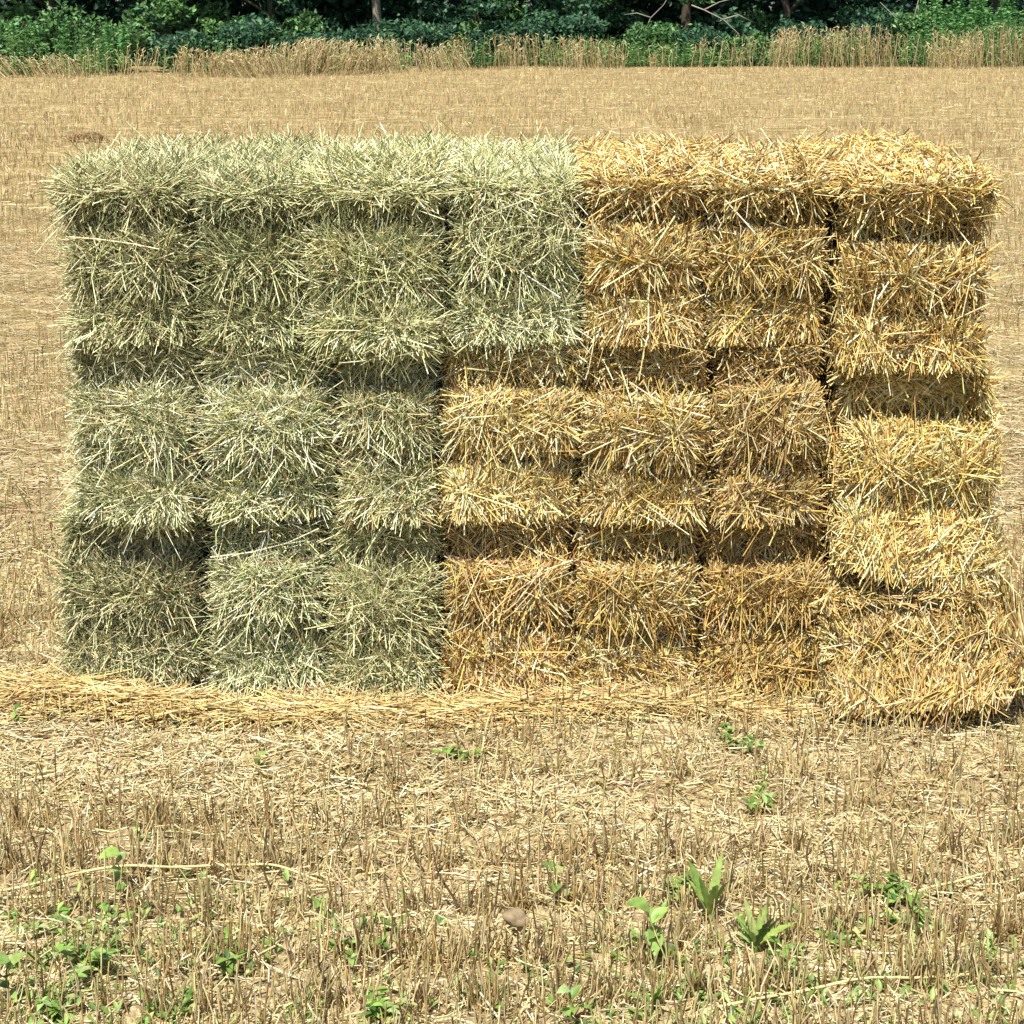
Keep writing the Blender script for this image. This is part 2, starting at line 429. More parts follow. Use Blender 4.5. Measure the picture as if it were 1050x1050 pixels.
# near stubble
def stubble(name,N,y0,y1,hr,wr,sides,nseg,label,power=1.0):
    x,y=frustum(N,y0,y1,power)
    if name=='stubble':
        nt_=N//3; tx,ty=frustum(nt_,y0,y1,power); w_=rng.integers(0,nt_,N); x=tx[w_]+rng.normal(0,.011,N); y=ty[w_]
        rowp=.165; y=np.where(np.sin(y*977.)<.75,np.round((y-.06*np.sin(x*.9))/rowp)*rowp+.06*np.sin(x*.9),y)+rng.normal(0,.016,N)
    k=(rng.random(N)<cover(x,y))&~in_stack(x,y); x,y=x[k],y[k]; n=len(x)
    P=np.stack([x,y,gz(x,y)-.004],-1)
    lean=np.where(rng.random(n)<.18,.7,.16)
    d=np.stack([rng.normal(0,1,n)*lean,rng.normal(0,1,n)*lean,np.ones(n)],-1)
    h=rng.uniform(hr[0],hr[1],n)
    mb=MB(); stalks(mb,P,d,np.tile([0.,-1,0],(n,1))+rng.normal(0,.2,(n,3)),h,rng.uniform(wr[0],wr[1],n),rng.normal(0,.04,n),rng.normal(0,.05,n),nseg,sides,pick(ST if y0<5 else STF,ST_W,n),anchor=0.0)
    tag(mb.build(name,M_litter),label,'stubble',kind='stuff')
stubble('stubble',26000,-1.7,1.2,(.045,.12),(.0024,.0043),3,2,'cut stubble standing in the bare ground before the stack')
stubble('field_stubble',31000,1.0,9.0,(.05,.13),(.003,.0055),3,1,'cut stubble on the field beside and just behind the stack')
stubble('distant_stubble',128000,9.0,41.2,(.06,.15),(.006,.012),2,1,'far stubble reaching to the standing grain',power=1.0)

def litter(name,N,y0,y1,Lr,Wr,lab,power=1.0,zup=.02,dens=True,sides=3,pal=LI,w=LI_W,chaos=False):
    x,y=frustum(N,y0,y1,power)
    k=~in_stack(x,y)
    if name=='chaff': k&=rng.random(N)<np.clip(.35+.55*Noise(91,5.)(np.stack([x*.8,y*2.2,0*x],-1)),.02,1)
    if dens: k&=rng.random(N)<np.clip(1.15-.45*cover(x,y),.3,1)
    x,y=x[k],y[k]; n=len(x)
    P=np.stack([x,y,gz(x,y)+rng.random(n)**2*zup+.002],-1)
    a=rng.uniform(0,6.28,n) if chaos else rng.normal(0,.9,n)
    d=np.stack([np.cos(a),np.sin(a),rng.normal(0,.55 if chaos else .13,n)],-1)
    mb=MB(); stalks(mb,P,d,np.tile([0.,0,1],(n,1)),rng.uniform(Lr[0],Lr[1],n),rng.uniform(Wr[0],Wr[1],n),rng.normal(0,.06,n),rng.normal(0,.09,n),2,sides,pick(pal,w,n))
    tag(mb.build(name,M_litter),lab,'straw litter',kind='stuff')
litter('straw_litter',15000,-1.7,1.3,(.03,.13),(.002,.0045),'loose pale straw lying on the ground before the stack',zup=.025)
litter('broken_straw',26000,-1.7,1.3,(.015,.06),(.0016,.0034),'short broken straw lying every way among the stubble',zup=.03,chaos=True)
litter('chaff',92000,-1.7,1.3,(.006,.025),(.002,.005),'pale chaff scattered over the soil',zup=.006,sides=3)
litter('field_litter',34000,1.0,10.,(.05,.2),(.003,.006),'loose straw lying between the stubble behind the stack',zup=.05,pal=LIF)
litter('distant_litter',26000,10.,41.,(.06,.16),(.005,.009),'loose straw far out on the field',zup=.06,sides=2,pal=LIF)

# golden swath along the foot of the stack
def swath():
    mb=MB()
    N=6500
    x=rng.uniform(-1.75,1.2,N)
    yc=-.15+.02*np.sin(x*3)+np.where(x<-1.15,.05,0)
    y=yc+rng.normal(0,.026,N)*np.where(x<-.9,1.9,1.)*(1+.5*np.sin(x*4+2))
    z=gz(x,y)+.006+(.012+rng.random(N)**.6*np.where(x<-.9,.042,.02))*np.exp(-((y-yc)/.075)**2)*(.7+.4*np.sin(x*5+1))
    k=(y<.0)|(x<-1.3); x,y,z=x[k],y[k],z[k]; n=len(x)
    keep=rng.random(n)<np.where(x>.75,.2,np.where(x>-.5,.6,1)); x,y,z=x[keep],y[keep],z[keep]; n=len(x)
    a=rng.normal(0,.38,n); a=np.where(rng.random(n)<.3,rng.normal(0,1.1,n),a)
    d=np.stack([np.cos(a),np.sin(a),rng.normal(0,.1,n)],-1)
    stalks(mb,np.stack([x,y,z],-1),d,np.tile([0.,0,1],(n,1)),rng.uniform(.05,.27,n),rng.uniform(.0022,.0042,n),rng.normal(0,.03,n),rng.normal(0,.05,n),3,3,
           pick([(.70,.54,.24),(.58,.42,.16),(.80,.67,.38),(.32,.20,.075)],[4,3,2,1],n))
    tag(mb.build('straw_swath',M_straw),'golden swath of loose long straw lying along the foot of the stack','straw swath',kind='stuff')
swath()

# ------------------------------------------------------------------ weeds in the foreground
GRN=[(.16,.27,.055),(.25,.37,.09),(.36,.45,.17),(.09,.16,.04)]
def leaf(mb, base, dirv, up, L, W, droop, col, ser=0, ns=7, fold=.25):
    dirv=norm(np.array(dirv,float)); up=np.array(up,float)
    b=norm(np.cross(dirv,up)); up=np.cross(b,dirv)
    t=np.linspace(0,1,ns)
    w=W*np.sin(np.pi*np.clip(t*.93+.05,0,1))**.8*(1-.25*t)
    if ser: w=w*(1+ser*np.where(np.arange(ns)%2==0,-1,1))
    w[0]=W*.08; w[-1]=W*.02
    ctr=np.array(base)+dirv*(t*L)[:,None]+np.array([0,0,-1.])*(droop*L*t**2)[:,None]
    l=ctr+b*w[:,None]/2+up*(w*fold)[:,None]; r_=ctr-b*w[:,None]/2+up*(w*fold)[:,None]
    V=np.stack([l,ctr,r_],1).reshape(-1,3)
    q=[]
    for i in range(ns-1):
        for j in (0,1): q.append((i*3+j,i*3+j+1,(i+1)*3+j+1,(i+1)*3+j))
    mb.add(V,q=q,c=col)
def gcol(): return pick(GRN,[2,3,2,1],1)[0]
def weed(name,px,py,h,label,form,cat='weed',group='green weeds growing in the stubble',n=6):
    x,y=on_ground(px,py); z=float(gz(np.array(x),np.array(y)))
    root=empty(name,(x,y,z-.003)); tag(root,label,cat,group)
    fm=MB(); sm=MB()
    if form=='rosette':          # upright, toothed, from the crown
        tube(sm,[(0,0,-.005),(0,0,.015),(.002,0,.03)],[.005,.004,.002],6,gcol())
        for i in range(n):
            a=random.uniform(0,6.28); e=random.uniform(.8,2.6)
            leaf(fm,(0,0,.015),(math.cos(a),math.sin(a)*.7,e),(-math.cos(a),-math.sin(a),.5),h*random.uniform(.4,1.0),h*random.uniform(.10,.17),random.uniform(.05,.3),gcol(),ser=.18,ns=12)
    elif form=='broad':          # stem with oval leaves
        pts=[(0,0,-.005)]
        for i in range(1,6): pts.append((pts[-1][0]+random.uniform(-.08,.08)*h,pts[-1][1]+random.uniform(-.05,.05)*h,h*i/6))
        tube(sm,pts,np.linspace(.0028,.0012,6),6,gcol())
        for i in range(n):
            k=1+i%5; a=i*2.4+random.uniform(-.4,.4); L=h*random.uniform(.3,.5)
            leaf(fm,pts[k],(math.cos(a),math.sin(a),random.uniform(.2,1.0)),(0,-.2,1),L,L*random.uniform(.5,.7),random.uniform(.1,.5),gcol())
    elif form=='grass':
        tube(sm,[(0,0,-.005),(0,0,.012),(.001,0,.024)],[.004,.003,.001],5,gcol())
        for i in range(n*3):
            a=random.uniform(0,6.28); e=random.uniform(.5,2.5)
            leaf(fm,(random.gauss(0,.012),random.gauss(0,.012),0),(math.cos(a),math.sin(a),e),(-math.cos(a),-math.sin(a),.5),h*random.uniform(.5,1.1),.006,random.uniform(.1,.5),gcol(),ns=6)
    elif form=='spray':          # low bushy weed of many small leaves
        for b_ in range(n):
            a=random.uniform(0,6.28); e=random.uniform(.5,1.6); dv=norm(np.array([math.cos(a),math.sin(a),e])); Lb=h*random.uniform(.5,1)
            pts=[dv*Lb*t+np.array([0,0,-.12*Lb*t*t]) for t in np.linspace(0,1,6)]
            tube(sm,pts,np.linspace(.0018,.0008,6),5,gcol())
            for i in range(1,6):
                for s in (0,1,2):
                    aa=random.uniform(0,6.28); l=random.uniform(.015,.034)
                    leaf(fm,pts[i],(math.cos(aa),math.sin(aa),random.uniform(0,.8)),(0,0,1),l,l*.45,.2,gcol(),ns=5)
    fm.build('foliage',M_leaf,parent=root); sm.build('stem',M_leaf,parent=root)
W=[('green_weed',118,915,.085,'broad leafed weed with pale leaves among stubble, upper one of the lower left','broad',8),
 ('green_weed',8,1022,.10,'dark round leafed weed cut by the left edge of the picture','broad',6),
 ('green_weed',100,985,.11,'bushy light green weed spreading near the lower left corner','spray',9),
 ('green_weed',236,985,.075,'small leafy weed in the stubble right of the bushy light green weed','spray',7),
 ('green_weed',408,950,.075,'weed with a single long upright green leaf left of centre','rosette',3),
 ('green_weed',368,965,.06,'low leafy weed just left of the single long upright leaf','spray',5),
 ('green_weed',488,1002,.05,'weed with one flat grey green leaf lying out sideways','broad',3),
 ('green_weed',572,915,.07,'small weed with an oval leaf at the middle of the foreground','broad',5),
 ('green_weed',676,985,.10,'tall weed with a dark heart shaped leaf in the lower right centre','broad',9),
 ('green_weed',668,1030,.06,'upright narrow leafed tuft below the dark heart shaped leaf','rosette',7),
 ('green_weed',728,935,.12,'tall toothed weed with one long bent leaf right of centre','rosette',6),
 ('green_weed',775,970,.11,'clump of toothed bright green leaves standing upright, largest of the right side','rosette',10),
 ('green_weed',592,1048,.075,'dark green weed with two broad leaves at the bottom edge','broad',5),
 ('green_weed',908,920,.07,'leafy weed in the stubble on the right side of the foreground','spray',7),
 ('green_weed',930,945,.05,'small spreading weed just right of the right side leafy weed','spray',5),
 ('green_weed',755,765,.07,'pale green weed close to the foot of the straw bales','spray',4),
 ('green_weed',266,787,.05,'pale green weed close to the foot of the green bales','broad',4),
 ('green_weed',778,815,.07,'upright weed below the golden bales in the bare strip','spray',4),
 ('green_weed',470,775,.055,'tiny dark weed near the middle of the stack foot','spray',3),
 ('green_weed',18,742,.05,'pale weed at the left edge beside the golden swath','broad',4),
 ('green_weed',145,855,.05,'yellow green weed in the bare strip on the left','broad',3),
 ('green_weed',340,930,.07,'weed with thin leaves in the stubble left of centre','grass',4),
 ('green_weed',690,900,.06,'light green weed behind the tall toothed ones','spray',5),
 ('green_weed',310,1040,.07,'grassy light green weed at the bottom left of centre','grass',6),
 ('green_weed',400,1040,.06,'bushy light green weed at the bottom edge left of centre','spray',8),
 ('green_weed',180,1035,.07,'grassy weed at the bottom edge near the lower left corner','grass',6),
 ('green_weed',60,1035,.06,'low spreading weed in the lower left corner','spray',8),
 ('green_weed',800,990,.05,'small leafy weed at the right foot of the largest toothed clump','spray',4),
 ('green_weed',1000,1000,.06,'thin grassy weed near the right edge of the foreground','grass',4),
 ('green_weed',860,960,.05,'small bushy weed between the toothed clump and the right side weeds','spray',4)]
for nm,px,py,h,lab,form,n in W: weed(nm,px,py,h*1.35,lab,form,n=n)
# mat of seedlings between the larger weeds
def seedlings():
    mb=MB()
    N=1700
    cl=[(-.95,-1.45,.22,.18),(-.6,-1.6,.25,.12),(-.2,-1.62,.2,.08),(.35,-1.45,.2,.15),(.75,-1.2,.3,.12),(.1,-1.2,.3,.1),(-.8,-1.1,.3,.1),(.9,-1.55,.2,.1)]
    for i in range(N):
        cxx,cyy,sx,sy=random.choices(cl,weights=[5,3,2,3,2,1,2,1.5])[0]
        x=random.gauss(cxx,sx); y=random.gauss(cyy,sy); z=float(gz(np.array(x),np.array(y)))
        for s in range(random.randint(2,4)):
            a=random.uniform(0,6.28); l=random.uniform(.012,.035)
            leaf(mb,(x,y,z+random.uniform(.0,.02)),(math.cos(a),math.sin(a),random.uniform(.2,1.6)),(0,-.1,1),l,l*random.uniform(.2,.5),.2,gcol(),ns=4)
    tag(mb.build('weed_seedlings',M_leaf),'small green seedlings and grass coming up between the stubble','ground cover',kind='stuff')
seedlings()

# dark broken stems, long single straws
def stalk_thing(name,p0,p1,rad,col,label,cat,group=None,lift=0.0,node=True):
    (x0,y0),z0=on_ground(*p0),0; 
    return
def dry_stem(px,py,h,lean,label):
    x,y=on_ground(px,py); z=float(gz(np.array(x),np.array(y)))
    mb=MB(); pts=[]
    for t in np.linspace(0,1,7): pts.append((lean*h*t+.006*math.sin(t*7),.02*t,h*t-.004))
    tube(mb,pts,np.linspace(.0034,.0018,7),6,pick([(.10,.065,.035)],[1],42))
    for t in (2,4): 
        p=np.array(pts[t]); tube(mb,[p,p+np.array([.012*(-1)**t,-.004,.02]),p+np.array([.017*(-1)**t,-.006,.035])],[.0015,.0011,.0007],5,(.11,.07,.04))
    tag(mb.build('dry_stem',M_bark,loc=(x,y,z)),label,'dead stem','dark dead weed stems in the stubble')
dry_stem(472,925,.15,-.42,'dark dead stem leaning left near the middle of the foreground')
dry_stem(276,912,.11,-.10,'dark dead stem standing upright left of centre in the stubble')
dry_stem(338,1020,.11,-.22,'dark dead stem leaning left low in the foreground, left of centre')
dry_stem(690,870,.12,-.12,'thin dark dead stem behind the tall toothed weeds')
dry_stem(832,905,.11,-.05,'dark dead stem standing in the stubble on the right')
dry_stem(560,985,.10,-.15,'dark dead stem left of the oval leafed weed, close to the stone')
dry_stem(985,880,.10,.05,'short dark dead stem near the right edge of the field')
def long_straw(pa,pb,rad,label,arch=.05):
    a=on_ground(*pa); b=on_ground(*pb); mb=MB(); pts=[]
    for t in np.linspace(0,1,14):
        x=a[0]+(b[0]-a[0])*t; y=a[1]+(b[1]-a[1])*t
        pts.append((x-a[0],y-a[1],float(gz(np.array(x),np.array(y)))+.022+arch*math.sin(t*math.pi)))
    tube(mb,pts,rad,6,pick([(.72,.62,.30),(.66,.58,.27)],[1,1],14*6,jit=.06))
    tag(mb.build('long_straw',M_straw,loc=(a[0],a[1],0)),label,'straw','long single straws lying on the stubble')
long_straw((0,915),(250,885),.0028,'long pale straw arching across the stubble at the left edge',.02)
long_straw((250,885),(330,900),.0024,'pale straw continuing right from the long one on the left',.012)
long_straw((0,926),(90,924),.0025,'pale straw at the left edge just under the long arching one',.01)
long_straw((720,1040),(1000,1003),.0026,'long pale straw slanting across the lower right foreground',.01)
long_straw((130,752),(300,722),.0026,'pale straw slanting up to the swath before the green bales',.03)
long_straw((930,925),(1050,890),.0024,'pale straw slanting near the right edge of the field',.015)
long_straw((490,800),(505,730),.0024,'pale straw leaning on the swath below the first golden bale',.02)

def stone(px,py,r_,label):
    x,y=on_ground(px,py); n=Noise(77,2.2); th=np.linspace(0,math.pi,15); ph=np.linspace(0,2*math.pi,24,endpoint=False)
    T,Pp=np.meshgrid(th,ph,indexing='ij'); d=np.stack([np.sin(T)*np.cos(Pp),np.sin(T)*np.sin(Pp),np.cos(T)],-1)
    V=d*(1+.16*n(d*1.6))[...,None]*np.array([1.25,.9,.75])*r_
    i=np.arange(14)[:,None]*24; j=np.arange(24)[None,:]; j2=(j+1)%24
    mb=MB(); mb.add(V.reshape(-1,3),q=np.stack([i+j,i+24+j,i+24+j2,i+j2],-1).reshape(-1,4),c=pick([(.25,.19,.115)],[1],15*24,jit=.1))
    tag(mb.build('stone',M_bark,loc=(x,y,r_*.4),smooth=True),label,'stone')
stone(530,945,.022,'small rounded brown stone lying in the stubble near the middle')

# brown clump of old straw left behind the stack
def clump():
    x,y=on_ground(94,146); mb=MB(); n=700; r=rng
    d=norm(r.normal(size=(n,3))); d[:,2]=np.abs(d[:,2])
    P=d*np.array([.26,.16,.12])*(1+.35*np.sin(d[:,:1]*5+d[:,1:2]*3))*r.uniform(.4,1,(n,1))
    dr=norm(np.cross(d,r.normal(size=(n,3))))
    stalks(mb,P,dr,d,r.uniform(.08,.26,n),r.uniform(.006,.012,n),.1,.1,2,3,pick([(.36,.23,.10),(.25,.15,.065),(.52,.37,.18)],[3,2,1],n))
    tag(mb.build('straw_clump',M_litter,loc=(x,y,0)),'brown clump of matted old straw on the field at the far left','straw clump')
clump()

# ------------------------------------------------------------------ field edge: standing grain, weeds, wood
WH=[(.55,.43,.22),(.66,.54,.31),(.42,.31,.14),(.42,.42,.18)]
def edge_y(px): return np.interp(px,[0,300,420,500,700,1060],[34.6,35.6,37.6,39.8,41.0,41.0])
def wheat():
    mb=MB()
    spans=[(20,490,1700,.86),(500,560,240,.85),(560,640,230,.85),(640,700,110,.7),(700,790,55,.8),(793,832,210,1.0),(838,916,420,1.05),(918,955,50,.9),(955,1012,380,1.1),(1020,1056,190,1.15)]
    kn=[0,20,60,130,230,330,420,480,492,505,530,560,600,640,670,700,760,788,797,825,836,846,880,912,922,950,958,1000,1012,1024,1060]
    dn=[.05,.3,.55,.8,.9,1.,.95,.8,.12,.4,.55,.4,.5,.45,.25,.12,.15,.2,.85,.8,.15,.8,.95,.8,.15,.2,.8,.85,.3,.7,.6]
    hk=[.6,.7,.75,.78,.76,.78,.8,.82,.8,.8,.85,.8,.8,.75,.7,.75,.8,.85,1,1,.9,1.02,1.05,1.02,.8,.9,1.1,1.15,1.1,1.1,1.1]
    for a in (0,):
        px=rng.uniform(-260,1320,11400); n0=Noise(888,.9)(np.stack([px/30,0*px,0*px],-1)); n1=Noise(889,3.5)(np.stack([px/30,0*px,0*px],-1))
        px=px[rng.random(len(px))<np.interp(px+rng.normal(0,5,len(px)),[-30]+kn,[.5]+dn)*np.clip(.75+.3*n0+.3*n1,.1,1)] if True else px
        n=len(px); h=np.interp(px,kn,hk)
        y=edge_y(px)+.35*np.sin(px*.017)+.25*np.sin(px*.063)+rng.uniform(0,1,n)**1.2*1.9; x=(px-525)/F*(y+D)
        P=np.stack([x,y,0*x],-1); ln=Noise(955,.9)(P)
        lean=np.where(px<490,-.16+.42*ln,.06*ln)
        d=np.stack([lean+rng.normal(0,.10,n),rng.normal(-.05,.10,n),np.ones(n)],-1); d=norm(d)
        L=h*rng.uniform(.45,1.1,n)*(1+.16*Noise(int(a)+950,1.6)(P))
        keep=rng.random(n)<np.clip(.8+.35*Noise(int(a)+970,1.2)(P),.15,1); P,d,L=P[keep],d[keep],L[keep]; n=len(P); px=px[keep]
        nn=np.tile([0.,-1,0],(n,1))
        c=pick(WH,[3,3,2,1.5],n)
        be=rng.normal(.0,.05,n)
        stalks(mb,P,d,nn,L,rng.uniform(.012,.02,n),be,be,2,3,c,anchor=0)
        tip=P+d*L[:,None]
        d2=d+np.stack([rng.normal(0,.5,n),rng.normal(0,.3,n),-.5*np.ones(n)],-1)
        stalks(mb,tip,d2,nn,.11,rng.uniform(.025,.04,n),.1,.1,2,3,c*1.05,anchor=0.1,taper=.4)
        # leaning broken leaves
        m=n//2; kx=rng.integers(0,n,m)
        stalks(mb,P[kx]+d[kx]*(L[kx]*rng.uniform(.2,.8,m))[:,None],d[kx]+rng.normal(0,.6,(m,3)),nn[kx],rng.uniform(.15,.35,m),.012,.2,.2,2,2,c[kx],anchor=0)
    tag(mb.build('standing_grain',M_wheat),'ragged strip of uncut ripe grain along the far field edge','grain',kind='stuff')
wheat()

def edge_weeds():
    mb=MB(); n=7800; r=np.random.default_rng(8)
    px=r.uniform(-270,1330,n); nn_=Noise(61,2.6)(np.stack([px/40,0*px,0*px],-1))
    dens=np.interp(px,[0,60,150,480,500,640,700,790,940,960,1060],[1,.9,.45,.3,.6,.6,.95,.9,.8,1,1])
    k=r.random(n)<dens*np.clip(.6+.5*nn_,.1,1); px=px[k]; n=len(px); y=edge_y(px)+.6+r.uniform(0,1,n)*(2.0+.5*(41-edge_y(px))); x=(px-525)/F*(y+D)
    h=r.uniform(.35,1.2,n)*np.interp(px,[0,150,300,640,700,940,1060],[1.1,.9,.8,.85,.7,1.,1.4])
    d=np.stack([r.normal(0,.15,n),r.normal(0,.15,n),np.ones(n)],-1); P=np.stack([x,y,0*x],-1); c=pick([(.11,.24,.07),(.17,.31,.09),(.22,.36,.13),(.06,.14,.045)],[3,3,2,2],n,r)
    stalks(mb,P,d,np.tile([0.,-1,0],(n,1)),h,.012,.03,.03,2,3,c,anchor=0)
    for q in range(9):
        t=r.uniform(.2,1,n); a=r.uniform(0,6.28,n); e=np.stack([np.cos(a),np.sin(a),r.uniform(-.2,.8,n)],-1)
        stalks(mb,P+norm(d)*(h*t)[:,None],e,np.tile([0.,0,1],(n,1)),r.uniform(.06,.16,n),r.uniform(.03,.055,n),.1,.1,2,2,c*r.uniform(.75,1.25,(n,1)),anchor=0,taper=.3)
    tag(mb.build('edge_weeds',M_leaf),'low green weeds grown through the grain along the far field edge','ground cover',kind='stuff')
edge_weeds()
def forest_floor():
    mb=MB(); xs=np.linspace(-110,110,121); ys=np.linspace(42.6,165,40); X,Y=np.meshgrid(xs,ys,indexing='ij')
    Y=Y+np.where(ys[None,:]<43,.3*np.sin(X*.9),0)
    i=np.arange(120)[:,None]*40; j=np.arange(39)[None,:]
    mb.add(np.stack([X,Y,0*X+.01+.02*np.sin(X*2.1)*np.sin(Y*1.7)+.02],-1).reshape(-1,3),q=np.stack([i+j,i+40+j,i+41+j,i+j+1],-1).reshape(-1,4),c=pick([(.06,.06,.03),(.04,.06,.025)],[1,1],121*40))
    tag(mb.build('forest_floor',M_bark),'dark leafy forest floor under the trees','ground',kind='structure')
forest_floor()
def leafcloud(mb,C,rad,N,size,pal,w,r,flat=.6):
    d=norm(r.normal(size=(N,3)))
    P=np.asarray(C)+d*np.asarray(rad)*(r.random((N,1))**.45)
    nd=norm(r.normal(size=(N,3))+np.array([0,-.3,.8])); t=norm(np.cross(nd,r.normal(size=(N,3)))); b=np.cross(nd,t)
    s=r.uniform(size[0],size[1],N)[:,None]
    # pointed leaf: four corners, folded on the midrib
    V=np.stack([P-t*s,P+b*s*.45+nd*s*.12,P+t*s,P-b*s*.45+nd*s*.12],1).reshape(-1,3)
    i=np.arange(N)*4
    T=np.concatenate([np.stack([i,i+1,i+2],-1),np.stack([i,i+2,i+3],-1)])
    mb.add(V,t=T,c=np.repeat(pick(pal,w,N,r,.2),4,0))
DK=[(.035,.095,.05),(.055,.145,.07),(.09,.20,.085),(.02,.06,.037)]
MID=[(.08,.19,.06),(.13,.27,.08),(.19,.34,.11),(.05,.12,.045)]
BR=[(.12,.31,.09),(.18,.40,.13),(.26,.48,.18),(.08,.20,.06)]

def tree(idx,x,y,h,cr,label,low=1.6,trunk=(.10,.075,.055),n=5200,group='trees of the wood behind the field'):
    r=np.random.default_rng(700+idx)
    root=empty('leafy_tree',(x,y,0)); tag(root,label,'tree',group)
    tm=MB(); pts=[np.array([0,0,-.1])]
    for t in np.linspace(.12,1,8): pts.append(np.array([r.normal(0,.10),r.normal(0,.10),h*.8*t]))
    tube(tm,pts,np.linspace(.17,.05,9)*h/9,9,np.array(trunk))
    for i in range(9):
        k=r.integers(2,8); a=r.uniform(0,6.28); p=pts[k]; e=r.uniform(-.1,.8); L=cr*r.uniform(.5,1.0)
        q=[p+np.array([math.cos(a)*L*t,math.sin(a)*L*t,e*L*t+.1*math.sin(t*5)]) for t in np.linspace(0,1,5)]
        tube(tm,q,np.linspace(.06,.015,5),6,np.array(trunk))
    tm.build('trunk',M_bark,parent=root)
    cm=MB()
    for i in range(34):
        d=norm(r.normal(size=3)); d*=r.random()**.35
        C=np.array([0,0,(h+low)/2+.4])+d*np.array([cr,cr,(h-low)/2])
        leafcloud(cm,C,np.array([1.1,1.1,.7])*r.uniform(.7,1.3),n//34,(.10,.19),DK if r.random()<.6 else MID,[3,3,1.5,2],r)
    for i in range(int(9)):   # low drooping boughs
        a=r.uniform(3.2,6.2); q=cr*r.uniform(.1,.8)
        leafcloud(cm,(math.cos(a)*q,math.sin(a)*q,low+r.uniform(-.6,.5)),(.7,.6,.4),150,(.08,.15),DK if r.random()<.6 else MID,[2,3,2,1],r)
    cm.build('crown',M_leaf,parent=root)

TR=[(-17.5,53,'dark leafy tree at the far left edge of the wood'),
 (-13.2,53.6,'dark tree behind the grain above the top left corner of the stack'),
 (-9.2,53,'dark tree left of the thin pale trunk'),
 (-5.2,53.8,'dark tree with a pale slender trunk, left of the stack centre'),
 (-1.4,53.2,'low boughed tree above the gap in the standing grain'),
 (2.6,53.8,'dark tree above the boundary between green and golden bales'),
 (6.6,53.4,'dark tree behind the pale dead branches'),
 (10.4,54,'dark tree right of the pale dead branches'),
 (14.6,56.4,'dark tree behind the tall bright weeds at the right'),
 (19,56,'dark tree at the far right edge of the wood')]
for i,(x,y,l) in enumerate(TR):
    tree(i,x*.9,y-6.3,9+1.5*math.sin(i*2.3),3.5,l,low=1.3+.4*math.sin(i*1.7),trunk=(.30,.26,.20) if i==3 else (.09,.07,.05))
def wood():
    mb=MB(); r=np.random.default_rng(31)
    for i in range(680):
        x=r.uniform(-42,42); y=r.uniform(49.5,55); z=r.uniform(.0,7) if i%3 else r.uniform(.0,2)
        leafcloud(mb,(x,y,z),(1.9,1.2,1.3),170,(.16,.3),DK,[3,2,1,3],r)
    for i in range(40):
        x=r.uniform(-40,40); y=r.uniform(50,54); tube(mb,[(x,y,-.1),(x+r.normal(0,.2),y,3),(x+r.normal(0,.4),y,8)],[.16,.13,.07],7,(.05,.04,.03))
    tag(mb.build('distant_wood',M_leaf),'dark mass of woodland closing off the view behind the first trees','woodland',kind='stuff')
wood()
def shrub(idx,px,y,h,w_,label,pal,n=1500,group='shrubs at the wood edge',size=(.05,.11)):
    r=np.random.default_rng(900+idx); y+=float(edge_y(px))-41.0-6.2; x=(px-525)/F*(y+D)
    root=empty('green_shrub',(x,y,0)); tag(root,label,'shrub',group)
    sm=MB(); fm=MB()
    for i in range(9):
        a=r.uniform(0,6.28); q=w_*r.uniform(.15,.8); top=np.array([math.cos(a)*q,math.sin(a)*q*.6,h*r.uniform(.5,1)])
        tube(sm,[np.array([0,0,-.05])+.1*top*[1,1,0],top*[.5,.5,.55],top],[.018,.012,.006],5,(.12,.10,.06))
        leafcloud(fm,top*[1,1,.85],(w_*.45,w_*.35,h*.26),n//12,size,pal,[3,3,2,2],r)
        leafcloud(fm,top*[.7,.7,.45],(w_*.45,w_*.35,h*.26),n//24,size,pal,[3,3,1,2],r)
    sm.build('stem',M_bark,parent=root); fm.build('foliage',M_leaf,parent=root)
SH=[(10,50,1.5,1.1,'light green shrub at the far left end of the field edge',MID),
 (60,50.2,1.9,1.0,'light green shrub left of the first grain stalks',MID),
 (120,50.4,1.5,1.1,'mid green shrub above the leaning grain at the left',MID),
 (185,50.6,1.2,1.2,'low green shrub behind the leaning grain',DK),
 (250,50.5,1.6,1.1,'green shrub behind the grain above the second green bale',DK),
 (310,50.6,1.3,1.2,'green shrub behind the grain above the third green bale',DK),
 (375,50.5,1.2,1.1,'low dark shrub left of the pale slender trunk',DK),
 (440,50.6,1.3,1.0,'low dark shrub right of the pale slender trunk',DK),
 (492,49.2,1.1,.55,'dark shrub filling the gap in the standing grain',DK),
 (540,50.3,1.5,1.0,'shrub behind the short grain right of the gap',DK),
 (600,50.4,1.6,1.1,'shrub with a loose top behind the grain at the centre',DK),
 (665,50.0,1.3,1.0,'low shrub left of the pale dead branches',MID),
 (720,49.4,1.1,1.0,'dark green shrub under the pale dead branches',DK),
 (765,49.2,1.0,1.0,'low leafy shrub just left of the first upright grain clump',MID),
 (822,50.2,1.6,1.0,'shrub behind the first upright grain clump',DK),
 (880,50.4,1.5,1.0,'shrub behind the broad upright grain clump',DK),
 (925,50.0,1.7,.8,'light green shrub between the upright grain clumps',MID)]
for i,s in enumerate(SH): shrub(i,*s)
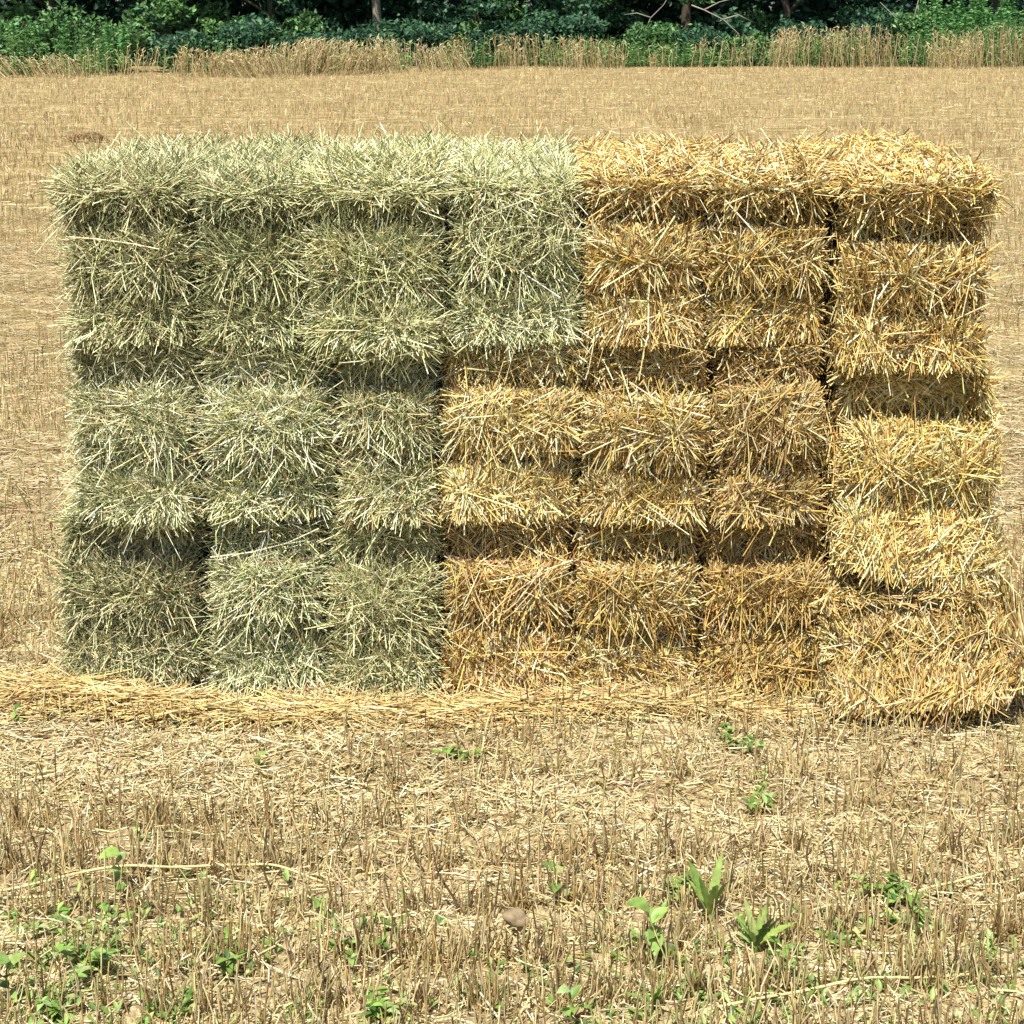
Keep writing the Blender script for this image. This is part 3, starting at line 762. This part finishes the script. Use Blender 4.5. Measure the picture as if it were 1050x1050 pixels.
# tall bright weeds at the right edge, each a leafy upright stem
def tall_weed(px,y,h,label,i):
    y+=float(edge_y(px))-41.0-6.2; r=np.random.default_rng(1300+i); x=(px-525)/F*(y+D)
    root=empty('tall_weed',(x,y,0)); tag(root,label,'weed','tall bright weeds at the wood edge')
    sm=MB(); fm=MB(); tube(sm,[(0,0,-.05),(.02,0,h*.5),(r.normal(0,.05),0,h)],[.02,.014,.006],5,(.10,.16,.05))
    N=int(130*h); z=r.uniform(.15,1,N)*h; a=r.uniform(0,6.28,N); n_=np.stack([np.cos(a),np.sin(a),.25+0*a],-1)
    P=np.stack([0*z,0*z,z],-1)
    stalks(fm,P,n_,np.tile([0.,0,1],(N,1)),r.uniform(.14,.26,N)*(1.1-.55*z/h),r.uniform(.045,.075,N),.15,.05,3,2,pick(BR,[3,3,2,1],N,r,.2),anchor=0,taper=.2)
    sm.build('stem',M_leaf,parent=root); fm.build('foliage',M_leaf,parent=root)
rr=random.Random(4)
TW='tall bright green leafy weed crowding the wood edge at the top right corner'
for i in range(60):
    tall_weed(rr.uniform(935,1075),rr.uniform(49.6,52.0),rr.uniform(1.5,2.5),TW,i)
TL='green leafy weed rising behind the leaning grain at the left'
for i in range(16):
    o=tall_weed(rr.uniform(-15,150),rr.uniform(49.0,50.0),rr.uniform(.8,1.5),TL,60+i)
# pale dead branches
def dead_branch(px,py0,y,pts,label):
    y-=6.2; x=(px-525)/F*(y+D); mb=MB()
    for br in pts: tube(mb,np.array(br),np.linspace(.026,.007,len(br)),6,pick([(.30,.26,.22)],[1],len(br)*6,jit=.1))
    tag(mb.build('dead_branch',M_bark,loc=(x,y,0)),label,'branch')
dead_branch(720,30,49.9,[[(-.4,0,1.9),(0,0,1.75),(.6,-.1,1.45),(1.1,-.1,1.0),(1.35,0,.3),(1.4,0,-.05)],[(0,0,1.75),(.5,.1,2.0),(1.1,.1,2.15)],[(.6,-.1,1.45),(1.1,.0,1.6),(1.6,0,1.35)]],'pale dead branch arching out of the wood above the golden bales')
dead_branch(655,20,50.2,[[(0,0,-.05),(.1,0,.9),(.35,0,1.5),(.75,0,1.9),(1.1,0,2.5)],[(.35,0,1.5),(-.1,0,1.65),(-.5,0,1.6)]],'pale forked dead branch in the dark gap, left of the arching one')
dead_branch(928,20,50.0,[[(0,0,-.05),(-.1,0,.8),(-.3,0,1.4),(-.9,.1,2.0)],[(-.1,0,.9),(.2,0,1.6),(.35,0,2.3)]],'pale dead branch left of the tall bright weeds')

# ------------------------------------------------------------------ light, sky, camera
SUN_EL, SUN_AZ = R(63), R(-163)       # azimuth measured from +y towards +x: behind the camera, to its left
w=bpy.data.worlds.new('World'); SC.world=w; w.use_nodes=True
nt=w.node_tree; bg=nt.nodes['Background']
sky=nt.nodes.new('ShaderNodeTexSky'); sky.sky_type='NISHITA'; sky.sun_disc=False
sky.sun_elevation=SUN_EL; sky.sun_rotation=SUN_AZ; sky.air_density=1.0; sky.dust_density=1.5
nt.links.new(sky.outputs[0],bg.inputs['Color']); bg.inputs['Strength'].default_value=.085
sun=bpy.data.lights.new('sun','SUN'); sun.energy=5.0; sun.angle=R(.6); sun.color=(1,.96,.87)
so=bpy.data.objects.new('sun',sun); COL.objects.link(so)
from mathutils import Vector
sd=Vector((math.sin(SUN_AZ)*math.cos(SUN_EL),math.cos(SUN_AZ)*math.cos(SUN_EL),math.sin(SUN_EL)))
so.rotation_euler=sd.to_track_quat('Z','Y').to_euler(); so.location=sd*60
cam=bpy.data.cameras.new('camera'); co=bpy.data.objects.new('camera',cam); COL.objects.link(co)
co.location=(0,-D,H); co.rotation_euler=(R(90)-PITCH,0,0)
cam.sensor_width=36; cam.lens=F/1050*36; cam.shift_y=-(525-PY)/1050; cam.clip_end=600; cam.clip_start=.05
SC.camera=co
SC.view_settings.view_transform='Standard'; SC.view_settings.look='None'; SC.view_settings.exposure=0.72; SC.view_settings.gamma=1
SC.render.engine='CYCLES'
